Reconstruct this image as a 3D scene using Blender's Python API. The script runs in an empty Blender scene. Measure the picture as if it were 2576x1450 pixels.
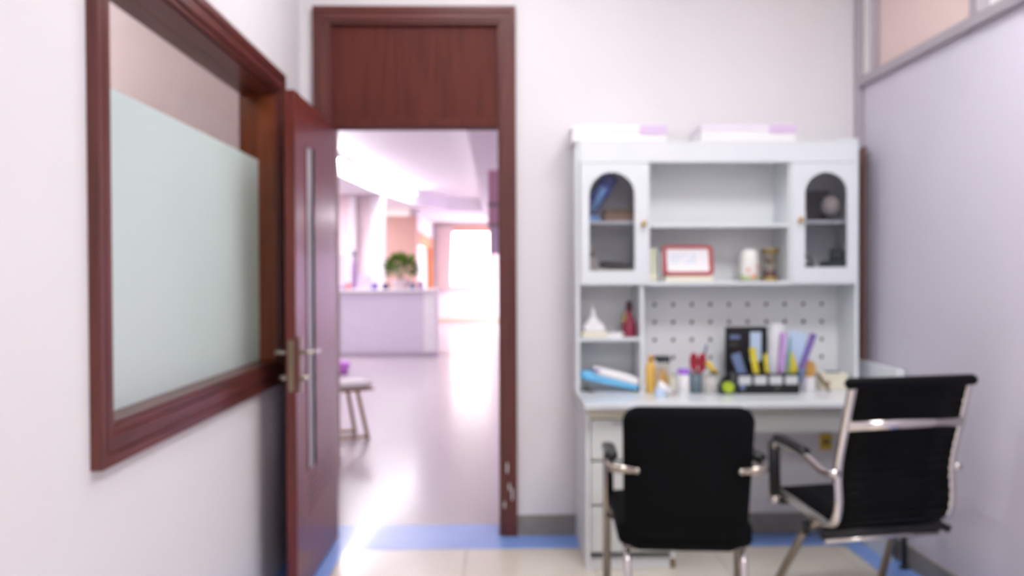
import bpy, bmesh, math, random
from mathutils import Vector, Matrix
random.seed(7)
PI = math.pi
S = bpy.context.scene
C = S.collection

# ---------------------------------------------------------------- camera
cam_d = bpy.data.cameras.new('camera'); cam = bpy.data.objects.new('camera', cam_d); C.objects.link(cam)
cam_d.sensor_width = 36.0; cam_d.lens = 36.0 * 2152 / 2576
cam_d.clip_start = 0.02; cam_d.clip_end = 200
_y, _p, _r = math.radians(1.0), math.radians(-0.75), math.radians(0.25)
_f = Vector((math.sin(_y) * math.cos(_p), math.cos(_y) * math.cos(_p), math.sin(_p)))
_rt = Vector((math.cos(_y), -math.sin(_y), 0)); _u = _rt.cross(_f)
_r2 = _rt * math.cos(_r) - _u * math.sin(_r); _u2 = _u * math.cos(_r) + _rt * math.sin(_r)
cam.matrix_world = Matrix(((_r2.x, _u2.x, -_f.x, 0), (_r2.y, _u2.y, -_f.y, 0), (_r2.z, _u2.z, -_f.z, 1.335), (0, 0, 0, 1)))
cam_d.dof.use_dof = True               # the photograph is out of focus throughout: lens focused very near
cam_d.dof.focus_distance = 0.5
cam_d.dof.aperture_fstop = 7.4
S.camera = cam
# ---------------------------------------------------------------- world, exposure
W = bpy.data.worlds.new('world'); S.world = W; W.use_nodes = True
W.node_tree.nodes['Background'].inputs[0].default_value = (1.0, 0.97, 0.94, 1)
W.node_tree.nodes['Background'].inputs[1].default_value = 7.0
S.view_settings.view_transform = 'Standard'; S.view_settings.look = 'None'
S.view_settings.gamma = 1.0; S.view_settings.use_curve_mapping = False
S.view_settings.exposure = 0.0
ROOM_LIGHT = 26.5      # emission of the room's ceiling panels and the added rear fill panel
LOBBY_LIGHT = 84.0     # emission of the lobby's cove strips and added unseen panels
SIDE_LIGHT = 48.0       # emission of the lamp added in the room behind the left window

# ---------------------------------------------------------------- materials
def lin(c):
    if isinstance(c, str):
        c = [int(c[i:i + 2], 16) / 255 for i in (0, 2, 4)]
    return [(v / 12.92 if v <= .04045 else ((v + .055) / 1.055) ** 2.4) for v in c]
M = {}
def mat(name, col, rough=.5, metal=0., coat=0., var=.06, scale=6., bump=0., emit=0., trans=0., ior=1.45, coat_rough=.1):
    m = bpy.data.materials.new(name); m.use_nodes = True; M[name] = m
    nt = m.node_tree; b = nt.nodes['Principled BSDF']; c = lin(col)
    b.inputs['Roughness'].default_value = rough; b.inputs['Metallic'].default_value = metal
    b.inputs['Coat Weight'].default_value = coat; b.inputs['Coat Roughness'].default_value = coat_rough
    b.inputs['Transmission Weight'].default_value = trans; b.inputs['IOR'].default_value = ior
    tc = nt.nodes.new('ShaderNodeTexCoord'); n = nt.nodes.new('ShaderNodeTexNoise')
    n.inputs['Scale'].default_value = scale; n.inputs['Detail'].default_value = 4
    nt.links.new(tc.outputs['Object'], n.inputs['Vector'])
    r = nt.nodes.new('ShaderNodeValToRGB')
    r.color_ramp.elements[0].position = .3; r.color_ramp.elements[1].position = .7
    r.color_ramp.elements[0].color = [v * (1 - var) for v in c] + [1]
    r.color_ramp.elements[1].color = [min(1, v * (1 + var)) for v in c] + [1]
    nt.links.new(n.outputs['Fac'], r.inputs['Fac']); nt.links.new(r.outputs['Color'], b.inputs['Base Color'])
    if bump:
        bp = nt.nodes.new('ShaderNodeBump'); bp.inputs['Strength'].default_value = bump; bp.inputs['Distance'].default_value = .002
        n2 = nt.nodes.new('ShaderNodeTexNoise'); n2.inputs['Scale'].default_value = 180
        nt.links.new(tc.outputs['Object'], n2.inputs['Vector']); nt.links.new(n2.outputs['Fac'], bp.inputs['Height'])
        nt.links.new(bp.outputs['Normal'], b.inputs['Normal'])
    if emit:
        b.inputs['Emission Color'].default_value = c + [1]; b.inputs['Emission Strength'].default_value = emit
    return m
def wood(name, c0, c1, rough=.4, coat=.25, axis='Z', coat_rough=.12):
    m = mat(name, c0, rough, coat=coat, coat_rough=coat_rough); nt = m.node_tree; b = nt.nodes['Principled BSDF']
    mp = nt.nodes.new('ShaderNodeMapping')
    s = {'X': (1.2, 22, 22), 'Y': (22, 1.2, 22), 'Z': (22, 22, 1.2)}[axis]; mp.inputs['Scale'].default_value = s
    tc = next(n for n in nt.nodes if n.type == 'TEX_COORD'); n = next(n for n in nt.nodes if n.type == 'TEX_NOISE')
    n.inputs['Scale'].default_value = 2.0; n.inputs['Detail'].default_value = 7; n.inputs['Distortion'].default_value = .5
    nt.links.new(tc.outputs['Object'], mp.inputs['Vector']); nt.links.new(mp.outputs['Vector'], n.inputs['Vector'])
    r = next(n for n in nt.nodes if n.type == 'VALTORGB')
    r.color_ramp.elements[0].color = lin(c0) + [1]; r.color_ramp.elements[1].color = lin(c1) + [1]
    return m
mat('paint_pink', 'e3dfe2', .75, var=.015, scale=2, bump=.05)
mat('paint_lilac', 'd2cddb', .6, var=.015, scale=2, bump=.05)
mat('paint_ceiling', 'f2f2f2', .8, var=.01)
mat('paint_beige', 'b7a596', .8, var=.03)
mat('paint_grey', 'a8a8a2', .8)
mat('olive_trim', '6e6a3c', .6)
mat('tile_cream', 'e0d8cb', .22, var=.04, scale=3, coat=.3)
mat('grout', 'a39a8e', .8)
mat('strip_blue', '82a6ec', .3, var=.04, coat=.2)
mat('skirting_stone', '8d8781', .4, var=.08, scale=15)
wood('mahogany', '4a1f1a', '6b3029'); wood('mahogany_x', '4a1f1a', '6b3029', axis='X'); wood('mahogany_y', '4a1f1a', '6b3029', axis='Y')
wood('leaf_wood', '5a211a', '742f26', rough=.38, coat=.25, coat_rough=.2)
wood('panel_wood', '4f221c', '652f28', rough=.6, coat=0); M['panel_wood'].node_tree.nodes['Principled BSDF'].inputs['Specular IOR Level'].default_value = .25
wood('jamb_orange', '6f3317', '8a4420', rough=.4)
mat('gasket', '2b2222', .7)
mat('steel', 'b9b2a6', .3, metal=1, var=.03)
mat('brass_steel', '9d9078', .35, metal=1, var=.05)
mat('chrome', 'd8d2cf', .12, metal=1, var=.02)
mat('tube_grey', 'a39a90', .22, metal=1, var=.04)
mat('aluminium', 'b1aab2', .45, metal=.4, var=.03)
mat('white_frame', 'e9e8e6', .5, var=.02)
mat('white_lacquer', 'e0e4e8', .3, var=.012, coat=.3)
mat('white_board', 'e8eaec', .45, var=.015)
mat('drawer_white', 'dcdedb', .4, var=.02)
mat('hole_shade', '1d1b19', .95)  # near-black for the shade inside peg holes and socket slots
mat('brown_board', '6d4f49', .6, var=.08)
mat('black_fabric', '0b0c0e', .85, var=.15, scale=60, bump=.4); M['black_fabric'].node_tree.nodes['Principled BSDF'].inputs['Specular IOR Level'].default_value = .12
mat('black_leather', '0a0a0c', .5, var=.1, scale=40, bump=.1); M['black_leather'].node_tree.nodes['Principled BSDF'].inputs['Specular IOR Level'].default_value = .1
mat('black_plastic', '17181b', .4, var=.08)
mat('gold', 'c9a24d', .3, metal=1)
mat('paper_white', 'f2f0f2', .6, var=.015)
mat('lilac_card', 'd9c3e2', .6, var=.04); mat('pale_lilac', 'e9e0ee', .6, var=.03)
mat('blue_bag', '3b55b5', .35, var=.15, scale=12)
mat('blue_light', '7fb6ee', .35, var=.08)
mat('blue_sky', '74c4f2', .35, var=.1)
mat('tan_card', '9b7d66', .7, var=.1)
mat('dark_grey', '46443f', .5, var=.1)
mat('pale_stone', 'c8bdb6', .6, var=.12, scale=25)
mat('dusty_pink', 'b39a93', .6, var=.12, scale=25)
mat('teal_dark', '37474b', .5, var=.15)
mat('teal_light', '8fb3bf', .5, var=.1)
mat('pale_green', 'd3d8bd', .6, var=.05)
mat('red_frame', 'a8383d', .4, var=.06)
mat('cream', 'eae4cf', .5, var=.04)
mat('porcelain', 'eeece6', .25, coat=.4, var=.02)
mat('coral', 'e08a78', .4)
mat('grass_print', 'bcc79a', .5)
mat('brass_dull', 'a08a55', .4, metal=.7)
mat('plum_sand', '6f4d5d', .8)
mat('wine_red', '8e1f3f', .25, coat=.6, var=.1)
mat('wine_dark', '4c1a26', .3, coat=.4)
mat('amber', 'e3b85a', .35, var=.08)
mat('amber_deep', 'd79f45', .35, var=.08)
mat('cap_black', '2d3032', .4)
mat('purple_cap', 'a56fe0', .4)
mat('cup_slate', '5d6d78', .4, var=.08)
mat('red_handle', 'a3283a', .35, var=.08)
mat('cup_beige', 'b9b7b2', .5)
mat('yellow', 'd8c83c', .45, var=.06)
mat('mustard', 'd9b948', .45, var=.06)
mat('lime', 'a9c02e', .4, var=.1)
mat('slate_blue', '6a7ba0', .5, var=.1)
mat('ice_blue', 'c2d6ee', .45, var=.05)
mat('lilac', 'c79fdc', .45, var=.04)
mat('violet', '7d66ad', .45, var=.04)
mat('teal', '3fa6a8', .5)
mat('light_wood', 'cf9f52', .5, var=.1)
mat('brown_wood', '7a6136', .5, var=.1)
mat('socket_white', 'c9ccd0', .4)
mat('lobby_floor', 'a89ea3', .30, var=.03, scale=1.2, coat=.3, coat_rough=.16)
mat('lobby_white', 'f3eff2', .7, var=.01)
mat('lobby_pink', 'eddade', .7, var=.015)
mat('lobby_tan', 'd8b3a3', .7, var=.015)
mat('lobby_lilac', 'e0d4e6', .6, var=.02)
mat('lobby_mauve', 'd2bce8', .6, var=.02)
mat('lobby_ceiling', 'f2eef3', .8, var=.01)
mat('counter_lilac', 'dad2e2', .4, var=.02)
mat('orange_wood', 'd0713c', .5, var=.06)
mat('salmon', 'eaa593', .5, var=.04)
mat('peach', 'e8cbb0', .6, var=.04)
mat('curtain_pink', 'f0dcdc', .8, var=.02)
mat('leaf_green', '4c6a12', .5, var=.35, scale=9)
mat('sign_pink', 'dba6c2', .5, var=.05)
mat('sign_grey', '9d8f95', .5)
mat('magenta', 'dd8df0', .5)
mat('stool_wood', '9a7636', .45, var=.12)
mat('navy', '3c3358', .5)
mat('mauve', 'a58bb4', .4)
def lamp_mat(name, col, s):
    m = mat(name, col, .5, emit=s); return m
lamp_mat('room_lamp', 'fbfafb', ROOM_LIGHT); lamp_mat('lobby_lamp', 'fdf8ff', LOBBY_LIGHT); lamp_mat('side_fill_lamp', 'fff6ea', SIDE_LIGHT)
def glass(name, tint=(1, 1, 1), gloss=.08, rough=.0):
    m = bpy.data.materials.new(name); m.use_nodes = True; M[name] = m; nt = m.node_tree; nt.nodes.clear()
    o = nt.nodes.new('ShaderNodeOutputMaterial'); mx = nt.nodes.new('ShaderNodeMixShader')
    t = nt.nodes.new('ShaderNodeBsdfTransparent'); t.inputs[0].default_value = (*tint, 1)
    g = nt.nodes.new('ShaderNodeBsdfGlossy'); g.inputs['Roughness'].default_value = rough
    fr = nt.nodes.new('ShaderNodeLayerWeight'); pw = nt.nodes.new('ShaderNodeMath'); pw.operation = 'POWER'; pw.inputs[1].default_value = 5
    ad = nt.nodes.new('ShaderNodeMath'); ad.operation = 'MULTIPLY_ADD'; ad.use_clamp = True; ad.inputs[1].default_value = .9; ad.inputs[2].default_value = gloss * .5
    nt.links.new(fr.outputs['Facing'], pw.inputs[0]); nt.links.new(pw.outputs[0], ad.inputs[0]); nt.links.new(ad.outputs[0], mx.inputs[0])
    nt.links.new(t.outputs[0], mx.inputs[1]); nt.links.new(g.outputs[0], mx.inputs[2]); nt.links.new(mx.outputs[0], o.inputs[0])
    return m
glass('glass_clear', (.93, .92, .9), .06); glass('glass_smoke', (.85, .85, .87), .05); glass('glass_jar', (.95, .93, .88), .1)
def frosted(name, col, thru=.45):
    m = bpy.data.materials.new(name); m.use_nodes = True; M[name] = m; nt = m.node_tree; nt.nodes.clear()
    o = nt.nodes.new('ShaderNodeOutputMaterial'); mx = nt.nodes.new('ShaderNodeMixShader'); mx.inputs[0].default_value = thru
    d = nt.nodes.new('ShaderNodeBsdfPrincipled'); d.inputs['Base Color'].default_value = lin(col) + [1]; d.inputs['Roughness'].default_value = .25
    t = nt.nodes.new('ShaderNodeBsdfTranslucent'); t.inputs[0].default_value = lin(col) + [1]
    nt.links.new(d.outputs[0], mx.inputs[1]); nt.links.new(t.outputs[0], mx.inputs[2]); nt.links.new(mx.outputs[0], o.inputs[0])
    return m
frosted('frosted_film', 'e9f4f4'); frosted('frosted_pink', 'e8d3cd', .08); frosted('frosted_slit', 'e8e4ec', .5)

# ---------------------------------------------------------------- helpers
def thing(name, label=None, cat=None, loc=(0, 0, 0), rz=0., group=None, kind=None):
    o = bpy.data.objects.new(name, None); C.objects.link(o); o.location = loc; o.rotation_euler = (0, 0, rz)
    o.empty_display_size = .05
    return tag(o, label, cat, group, kind)
def tag(o, label=None, cat=None, group=None, kind=None):
    if label: o['label'] = label
    if cat: o['category'] = cat
    if group: o['group'] = group
    if kind: o['kind'] = kind
    return o
def root_loc(p):
    v = Vector((0, 0, 0))
    while p is not None:
        v = v + p.location; p = p.parent
    return v
def obj(name, bm, m, parent=None, smooth=False, world=False, label=None, kind=None, base=None):
    """world: vertices are in scene coordinates and are moved into the parent's frame; base: own origin for a top-level mesh"""
    off = root_loc(parent) if (world and parent is not None) else (Vector(base) if base is not None else None)
    if off is not None: bmesh.ops.translate(bm, verts=bm.verts, vec=-off)
    bmesh.ops.recalc_face_normals(bm, faces=bm.faces)
    me = bpy.data.meshes.new(name); bm.to_mesh(me); bm.free()
    me.materials.append(M[m])
    if smooth:
        for p in me.polygons: p.use_smooth = True
    o = bpy.data.objects.new(name, me); C.objects.link(o)
    if parent is not None: o.parent = parent
    elif base is not None: o.location = base
    return tag(o, label, kind=kind)
def bx(bm, x0, x1, y0, y1, z0, z1, bev=0., seg=2):
    b2 = bmesh.new(); bmesh.ops.create_cube(b2, size=1)
    for v in b2.verts:
        v.co = Vector(((x0 + x1) / 2 + v.co.x * (x1 - x0), (y0 + y1) / 2 + v.co.y * (y1 - y0), (z0 + z1) / 2 + v.co.z * (z1 - z0)))
    if bev > 0: bmesh.ops.bevel(b2, geom=list(b2.edges), offset=bev, segments=seg, affect='EDGES', profile=.5)
    merge(bm, b2)
def merge(bm, b2, mtx=None):
    if mtx is not None: b2.transform(mtx)
    t = bpy.data.meshes.new('tmp'); b2.to_mesh(t); b2.free(); bm.from_mesh(t); bpy.data.meshes.remove(t)
def boxo(name, d, m, parent=None, bev=.003, **k):
    bm = bmesh.new(); bx(bm, *d, bev=bev); return obj(name, bm, m, parent, **k)
def spline(pts, n=8):
    P = [Vector(p) for p in pts]; out = []
    for i in range(len(P) - 1):
        p0 = P[max(i - 1, 0)]; p1 = P[i]; p2 = P[i + 1]; p3 = P[min(i + 2, len(P) - 1)]
        for k in range(n):
            t = k / n
            out.append(.5 * ((2 * p1) + (p2 - p0) * t + (2 * p0 - 5 * p1 + 4 * p2 - p3) * t * t + (3 * p1 - p0 - 3 * p2 + p3) * t ** 3))
    return out + [P[-1]]
def rounded(pts, r=.04, n=5):
    P = [Vector(p) for p in pts]; out = [P[0]]
    for i in range(1, len(P) - 1):
        a = (P[i - 1] - P[i]); b = (P[i + 1] - P[i]); q = min(r, a.length * .48, b.length * .48)
        s = P[i] + a.normalized() * q; e = P[i] + b.normalized() * q
        for k in range(n + 1):
            t = k / n; out.append(s * (1 - t) ** 2 + P[i] * 2 * t * (1 - t) + e * t * t)
    return out + [P[-1]]
def tube(bm, path, r, n=10, rx=None):
    path = [Vector(p) for p in path]; rings = []; up = None
    for i, p in enumerate(path):
        t = (path[min(i + 1, len(path) - 1)] - path[max(i - 1, 0)]).normalized()
        if up is None:
            up = Vector((0, 0, 1)) if abs(t.z) < .9 else Vector((0, 1, 0))
        s = t.cross(up).normalized(); up = s.cross(t).normalized()
        rr = r(i / (len(path) - 1)) if callable(r) else r
        rings.append([bm.verts.new(p + s * math.cos(2 * PI * k / n) * (rx or rr) + up * math.sin(2 * PI * k / n) * rr) for k in range(n)])
    for a, b in zip(rings, rings[1:]):
        for k in range(n): bm.faces.new((a[k], a[(k + 1) % n], b[(k + 1) % n], b[k]))
    bm.faces.new(rings[0][::-1]); bm.faces.new(rings[-1])
def tubeo(name, path, r, m, parent=None, n=10, rx=None, **k):
    bm = bmesh.new(); tube(bm, path, r, n, rx); return obj(name, bm, m, parent, smooth=True, **k)
def lathe(bm, prof, c=(0, 0, 0), n=24):
    rings = []
    for r, z in prof:
        rings.append([bm.verts.new((c[0] + max(r, 1e-4) * math.cos(2 * PI * k / n), c[1] + max(r, 1e-4) * math.sin(2 * PI * k / n), c[2] + z)) for k in range(n)])
    for a, b in zip(rings, rings[1:]):
        for k in range(n): bm.faces.new((a[k], a[(k + 1) % n], b[(k + 1) % n], b[k]))
    bm.faces.new(rings[0][::-1]); bm.faces.new(rings[-1])
def latheo(name, prof, m, parent=None, c=(0, 0, 0), n=24, **k):
    bm = bmesh.new(); lathe(bm, prof, c, n); return obj(name, bm, m, parent, smooth=True, **k)
def rrect(w, h, r, n=6):
    out = []
    for cx, cy, a0 in ((w / 2 - r, h / 2 - r, 0), (-w / 2 + r, h / 2 - r, 90), (-w / 2 + r, -h / 2 + r, 180), (w / 2 - r, -h / 2 + r, 270)):
        for k in range(n + 1):
            a = math.radians(a0 + 90 * k / n); out.append((cx + r * math.cos(a), cy + r * math.sin(a)))
    return out
def prism(bm, pts, axis, a, b):
    """polygon pts extruded along an axis from a to b; pts are (x,z) for axis y, (y,z) for x, (x,y) for z"""
    f = {'y': lambda p, q: (p[0], q, p[1]), 'x': lambda p, q: (q, p[0], p[1]), 'z': lambda p, q: (p[0], p[1], q)}[axis]
    A = [bm.verts.new(f(p, a)) for p in pts]; B = [bm.verts.new(f(p, b)) for p in pts]; n = len(pts)
    for k in range(n): bm.faces.new((A[k], A[(k + 1) % n], B[(k + 1) % n], B[k]))
    bm.faces.new(A[::-1]); bm.faces.new(B)
def prismo(name, pts, axis, a, b, m, parent=None, bev=0., **k):
    bm = bmesh.new(); prism(bm, pts, axis, a, b)
    if bev: bmesh.ops.bevel(bm, geom=list(bm.edges), offset=bev, segments=2, affect='EDGES')
    return obj(name, bm, m, parent, **k)
def pillow(bm, outline, t, warp, rings=6):
    """cushion: outline (u,v) scaled inwards in rings on both faces; warp maps (u,v,w) to a point"""
    n = len(outline); prev = None; cu = sum(p[0] for p in outline) / n; cv = sum(p[1] for p in outline) / n
    prof = []
    for i in range(rings + 1): s = i / rings; prof.append((s, .5 * t * (1 - .35 * s ** 4)))
    seq = [(s, w) for s, w in prof] + [(1.012, .2 * t), (1.012, -.2 * t)] + [(s, -w) for s, w in prof[::-1]]
    for s, w in seq:
        s = max(s, .002)
        ring = [bm.verts.new(warp(cu + (p[0] - cu) * s, cv + (p[1] - cv) * s, w)) for p in outline]
        if prev:
            for k in range(n): bm.faces.new((prev[k], prev[(k + 1) % n], ring[(k + 1) % n], ring[k]))
        else: bm.faces.new(ring[::-1])
        prev = ring
    bm.faces.new(prev)
def struct(name, d, m, parent=None, bev=0., label=None, cat=None):
    o = boxo(name, d, m, parent, bev); tag(o, label, cat, kind='structure'); return o
def multi(name, ds, m, parent=None, label=None, cat=None):
    bm = bmesh.new()
    for d in ds: bx(bm, *d)
    return tag(obj(name, bm, m, parent), label, cat, kind='structure')

# ================================================================= THE ROOM
RX = 1.88; LX = -1.0; BY = 4.4; FY = -3.2; CZ = 3.30
fl = struct('floor', (LX - .16, RX + .1, FY, BY + .2, -.1, -.006), 'grout', label='cream tiled floor with a blue border', cat='floor')
st_in = (-.756, 1.714, 4.182)                         # inner edges of the blue border
tile_me = None; T = .6
xs = [-.756 + T * i for i in range(5)]; ys = [4.182 - T * (j + 1) for j in range(13)]
for x in xs:
    for y in ys:
        w = min(T, 1.714 - x); y0 = max(y, FY)
        if w < .02 or y + T <= FY + .02: continue
        bm = bmesh.new(); bx(bm, .0015, w - .0015, y0 - y + .0015, T - .0015, -.006, 0, bev=.001, seg=1)
        o = obj('floor_tile', bm, 'tile_cream', fl); o.location = (x, y, 0)
boxo('border_strip', (LX, RX, 4.182, BY + .2, -.006, .0005), 'strip_blue', fl, .0005)
boxo('border_strip', (LX, -.756, FY, 4.182, -.006, .0005), 'strip_blue', fl, .0005)
boxo('border_strip', (1.714, RX, FY, 4.182, -.006, .0005), 'strip_blue', fl, .0005)
struct('ceiling', (LX - .16, RX + .1, FY, BY + .2, CZ, CZ + .1), 'paint_ceiling', label='white ceiling of the near room', cat='ceiling')
multi('wall_back', [(LX - .16, -.90, BY, BY + .2, 0, CZ), (.03, RX + .1, BY, BY + .2, 0, CZ), (-.90, .03, BY, BY + .2, 2.70, CZ)], 'paint_pink',
      label='pale pink painted wall behind the desk', cat='wall')
WY0, WY1, WZ0, WZ1 = 2.205, 3.90, .95, 2.18
multi('wall_left', [(LX - .16, LX, FY, WY0, 0, CZ), (LX - .16, LX, WY1, BY, 0, CZ), (LX - .16, LX, WY0, WY1, 0, WZ0), (LX - .16, LX, WY0, WY1, WZ1, CZ)],
      'paint_pink', label='pale pink painted wall around the interior window', cat='wall')
wr = struct('wall_right', (RX, RX + .1, FY, BY, 0, 2.30), 'paint_lilac', label='pale lilac partition wall beside the desk', cat='wall')
struct('wall_front', (LX - .16, RX + .1, FY - .1, FY, 0, CZ), 'paint_pink', label='pale wall behind the camera', cat='wall')
struct('baseboard_back', (.10, RX - .02, BY - .012, BY, 0, .105), 'skirting_stone', bev=.002, label='grey stone baseboard under the back wall', cat='baseboard')
struct('baseboard_right', (RX - .012, RX, FY, BY - .012, 0, .10), 'skirting_stone', bev=.002, label='grey stone baseboard along the right wall', cat='baseboard')
struct('trim_1', (RX - .035, RX, BY - .05, BY, .105, CZ), 'aluminium', bev=.003, label='grey aluminium corner post above the desk hutch', cat='trim')

# right transom window above the partition
w2 = thing('window_2', 'frosted transom window in grey frames on top of the right wall', 'window', (RX, 3.0, 2.30), kind='structure')
boxo('sill_rail', (RX - .03, RX + .1, FY, BY - .05, 2.30, 2.345), 'aluminium', w2, .003, world=True)
boxo('top_rail', (RX - .03, RX + .1, FY, BY - .05, CZ - .045, CZ), 'aluminium', w2, .003, world=True)
for y in (3.27, 2.0, .7):
    boxo('mullion', (RX - .03, RX + .1, y, y + .06, 2.345, CZ - .045), 'aluminium', w2, .003, world=True)
boxo('frame_post', (RX - .005, RX + .06, 4.24, 4.35, 2.345, CZ - .045), 'white_frame', w2, .003, world=True)
boxo('frame_edge', (RX - .02, RX + .06, 4.215, 4.24, 2.345, CZ - .045), 'aluminium', w2, .003, world=True)
for y0, y1, m in ((3.33, 4.215, 'frosted_pink'), (2.06, 3.27, 'white_frame'), (.76, 2.0, 'frosted_pink'), (FY + .02, .7, 'frosted_pink')):
    boxo('pane', (RX + .02, RX + .028, y0, y1, 2.345, CZ - .045), m, w2, 0, world=True)

# interior window in the left wall
w1 = thing('window_1', 'interior window in dark red wood frame with frosted lower glass', 'window', (LX, 3.0, .84), kind='structure')
PROF = ((0, .30, .030), (.30, .45, .022), (.45, .80, .026), (.80, 1, .016))      # stepped moulding, outer to inner
def mitred(parent, axis, face, out, u0, u1, v0, v1, w, mv, mh, bottom=True):
    """mitred casing round an opening; outer rectangle u0..u1 x v0..v1, width w, on the plane axis=face, proud towards out"""
    sides = [('L', mv), ('R', mv), ('T', mh)] + ([('B', mh)] if bottom else [])
    for k, m in sides:
        bm = bmesh.new()
        for a_, b_, d in PROF:
            p, q = w * a_, w * b_; vb = (lambda t: v0 + t) if bottom else (lambda t: v0)
            poly = {'L': [(u0 + p, vb(p)), (u0 + q, vb(q)), (u0 + q, v1 - q), (u0 + p, v1 - p)], 'R': [(u1 - p, vb(p)), (u1 - p, v1 - p), (u1 - q, v1 - q), (u1 - q, vb(q))],
                    'T': [(u0 + p, v1 - p), (u0 + q, v1 - q), (u1 - q, v1 - q), (u1 - p, v1 - p)], 'B': [(u0 + p, v0 + p), (u1 - p, v0 + p), (u1 - q, v0 + q), (u0 + q, v0 + q)]}[k]
            prism(bm, poly, axis, *sorted((face, face + out * d)))
        obj('casing', bm, m, parent, world=True)
OY0, OY1, OZ0, OZ1 = 2.11, 3.985, .862, 2.268
mitred(w1, 'x', LX, 1, OY0, OY1, OZ0, OZ1, .092, 'mahogany', 'mahogany_y')
boxo('jamb', (LX - .16, LX + .002, WY1 - .012, WY1, WZ0, WZ1), 'jamb_orange', w1, .001, world=True)
boxo('jamb', (LX - .16, LX + .002, WY0, WY0 + .012, WZ0, WZ1), 'jamb_orange', w1, .001, world=True)
boxo('sill', (LX - .16, LX + .002, WY0 + .012, WY1 - .012, WZ0, WZ0 + .012), 'mahogany_y', w1, .001, world=True)
boxo('head_jamb', (LX - .16, LX + .002, WY0 + .012, WY1 - .012, WZ1 - .012, WZ1), 'mahogany_y', w1, .001, world=True)
boxo('glass_pane', (LX - .083, LX - .077, WY0 + .012, WY1 - .012, WZ0 + .012, WZ1 - .012), 'glass_clear', w1, 0, world=True, label='clear glass pane above the frosting')
boxo('frosted_film', (LX - .0765, LX - .0755, WY0 + .014, WY1 - .014, WZ0 + .014, 1.868), 'frosted_film', w1, 0, world=True, label='milky frosted film on the lower glass')

# room behind the left window
multi('wall_side_room', [(-4.2, -4.1, -.6, 6.2, 0, 3.3), (-4.1, LX - .16, 6.1, 6.2, 0, 3.3), (-4.1, LX - .16, -.6, -.5, 0, 3.3), (LX - .17, LX - .12, BY + .25, 6.1, 0, 3.3)], 'paint_beige', label='beige wall of the room behind the interior window', cat='wall')
struct('floor_side_room', (-4.2, LX - .16, -.6, 6.2, -.1, 0), 'tile_cream', label='floor of the room behind the interior window', cat='floor')
struct('ceiling_side_room', (-4.2, LX - .16, -.6, 6.2, 3.3, 3.4), 'paint_grey', label='grey ceiling seen through the interior window', cat='ceiling')
struct('trim_2', (-4.1, LX - .17, 6.05, 6.1, 3.14, 3.21), 'olive_trim', label='olive cornice seen through the interior window', cat='trim')
struct('trim_3', (-4.1, -4.05, -.5, 6.05, 3.14, 3.21), 'olive_trim', label='olive cornice along the far side-room wall', cat='trim')
struct('column_side_room', (-2.10, LX - .17, 5.92, 6.1, 0, 2.70), 'paint_beige', label='boxed beige pier seen through the interior window', cat='column')

# ---------------------------------------------------------------- door
DX0, DX1, DZ = -.885, .005, 2.105
d1 = thing('door_1', 'open dark red wooden door with tall transom panel', 'door', (-.42, BY, 0), kind='structure')
mitred(d1, 'y', BY, -1, -.93, .10, 0, 2.715, .088, 'mahogany', 'mahogany_x', bottom=False)
boxo('jamb', (-.90, DX0 + .015, BY, BY + .2, 0, 2.70), 'mahogany', d1, .001, world=True)
boxo('jamb', (DX1 + .002, .03, BY, BY + .2, 0, 2.70), 'mahogany', d1, .001, world=True)
boxo('head_jamb', (DX0 + .015, DX1 + .002, BY, BY + .2, 2.66, 2.70), 'mahogany_x', d1, .001, world=True)
boxo('transom_panel', (DX0 + .015, DX1 + .002, BY + .012, BY + .07, 2.15, 2.66), 'panel_wood', d1, .002, world=True)
boxo('transom_rail', (DX0 + .015, DX1 + .002, BY - .002, BY + .11, DZ, 2.15), 'panel_wood', d1, .004, world=True)
for q, (mx, mz, ml) in enumerate(((.045, .33, .05), (.055, .24, .035), (.07, .19, .06), (.03, .15, .03))):
    boxo('scuff', (mx, mx + .006, BY - .0315, BY - .0255, mz, mz + ml), 'paper_white', d1, .001, world=True)
LF = -.82                                              # face of the open leaf
leaf_bm = bmesh.new()
SY0, SY1, SZ0, SZ1 = 3.70, 3.85, .50, 1.905
for d in ((LF - .042, LF, 3.50, SY0, .008, 2.10), (LF - .042, LF, SY1, 4.385, .008, 2.10), (LF - .042, LF, SY0, SY1, .008, SZ0), (LF - .042, LF, SY0, SY1, SZ1, 2.10)):
    bx(leaf_bm, *d)
bmesh.ops.remove_doubles(leaf_bm, verts=leaf_bm.verts, dist=.0001)
leaf = obj('leaf', leaf_bm, 'leaf_wood', d1, world=True, label='open door leaf with a narrow glazed slit')
boxo('glass_slit', (LF - .030, LF - .003, SY0, SY1, SZ0, SZ1), 'frosted_slit', leaf, 0, world=True)
boxo('slit_bead', (LF - .03, LF + .006, SY1 - .022, SY1, SZ0, SZ1), 'gasket', leaf, .001, world=True)
boxo('slit_bead', (LF - .03, LF + .004, SY0, SY0 + .008, SZ0, SZ1), 'mahogany', leaf, .001, world=True)
for k in range(5):
    tubeo('groove', [(LF, 3.70, .32 + .035 * k), (LF, 4.24, .36 + .035 * k)], .0018, 'gasket', leaf, n=6, world=True)
for sx, s in ((LF, 1), (LF - .042, -1)):
    x0, x1 = sorted((sx, sx + s * .008)); boxo('lock_plate', (x0, x1, 3.535, 3.575, .86, 1.09), 'brass_steel', leaf, .002, world=True)
    tubeo('lever', rounded([(sx, 3.553, 1.025), (sx + s * .055, 3.553, 1.025), (sx + s * .06, 3.66, 1.025)], .02), .009, 'steel', leaf, world=True)
    tubeo('thumb_turn', [(sx, 3.553, .92), (sx + s * .04, 3.553, .92)], .011, 'steel', leaf, world=True)
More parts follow.
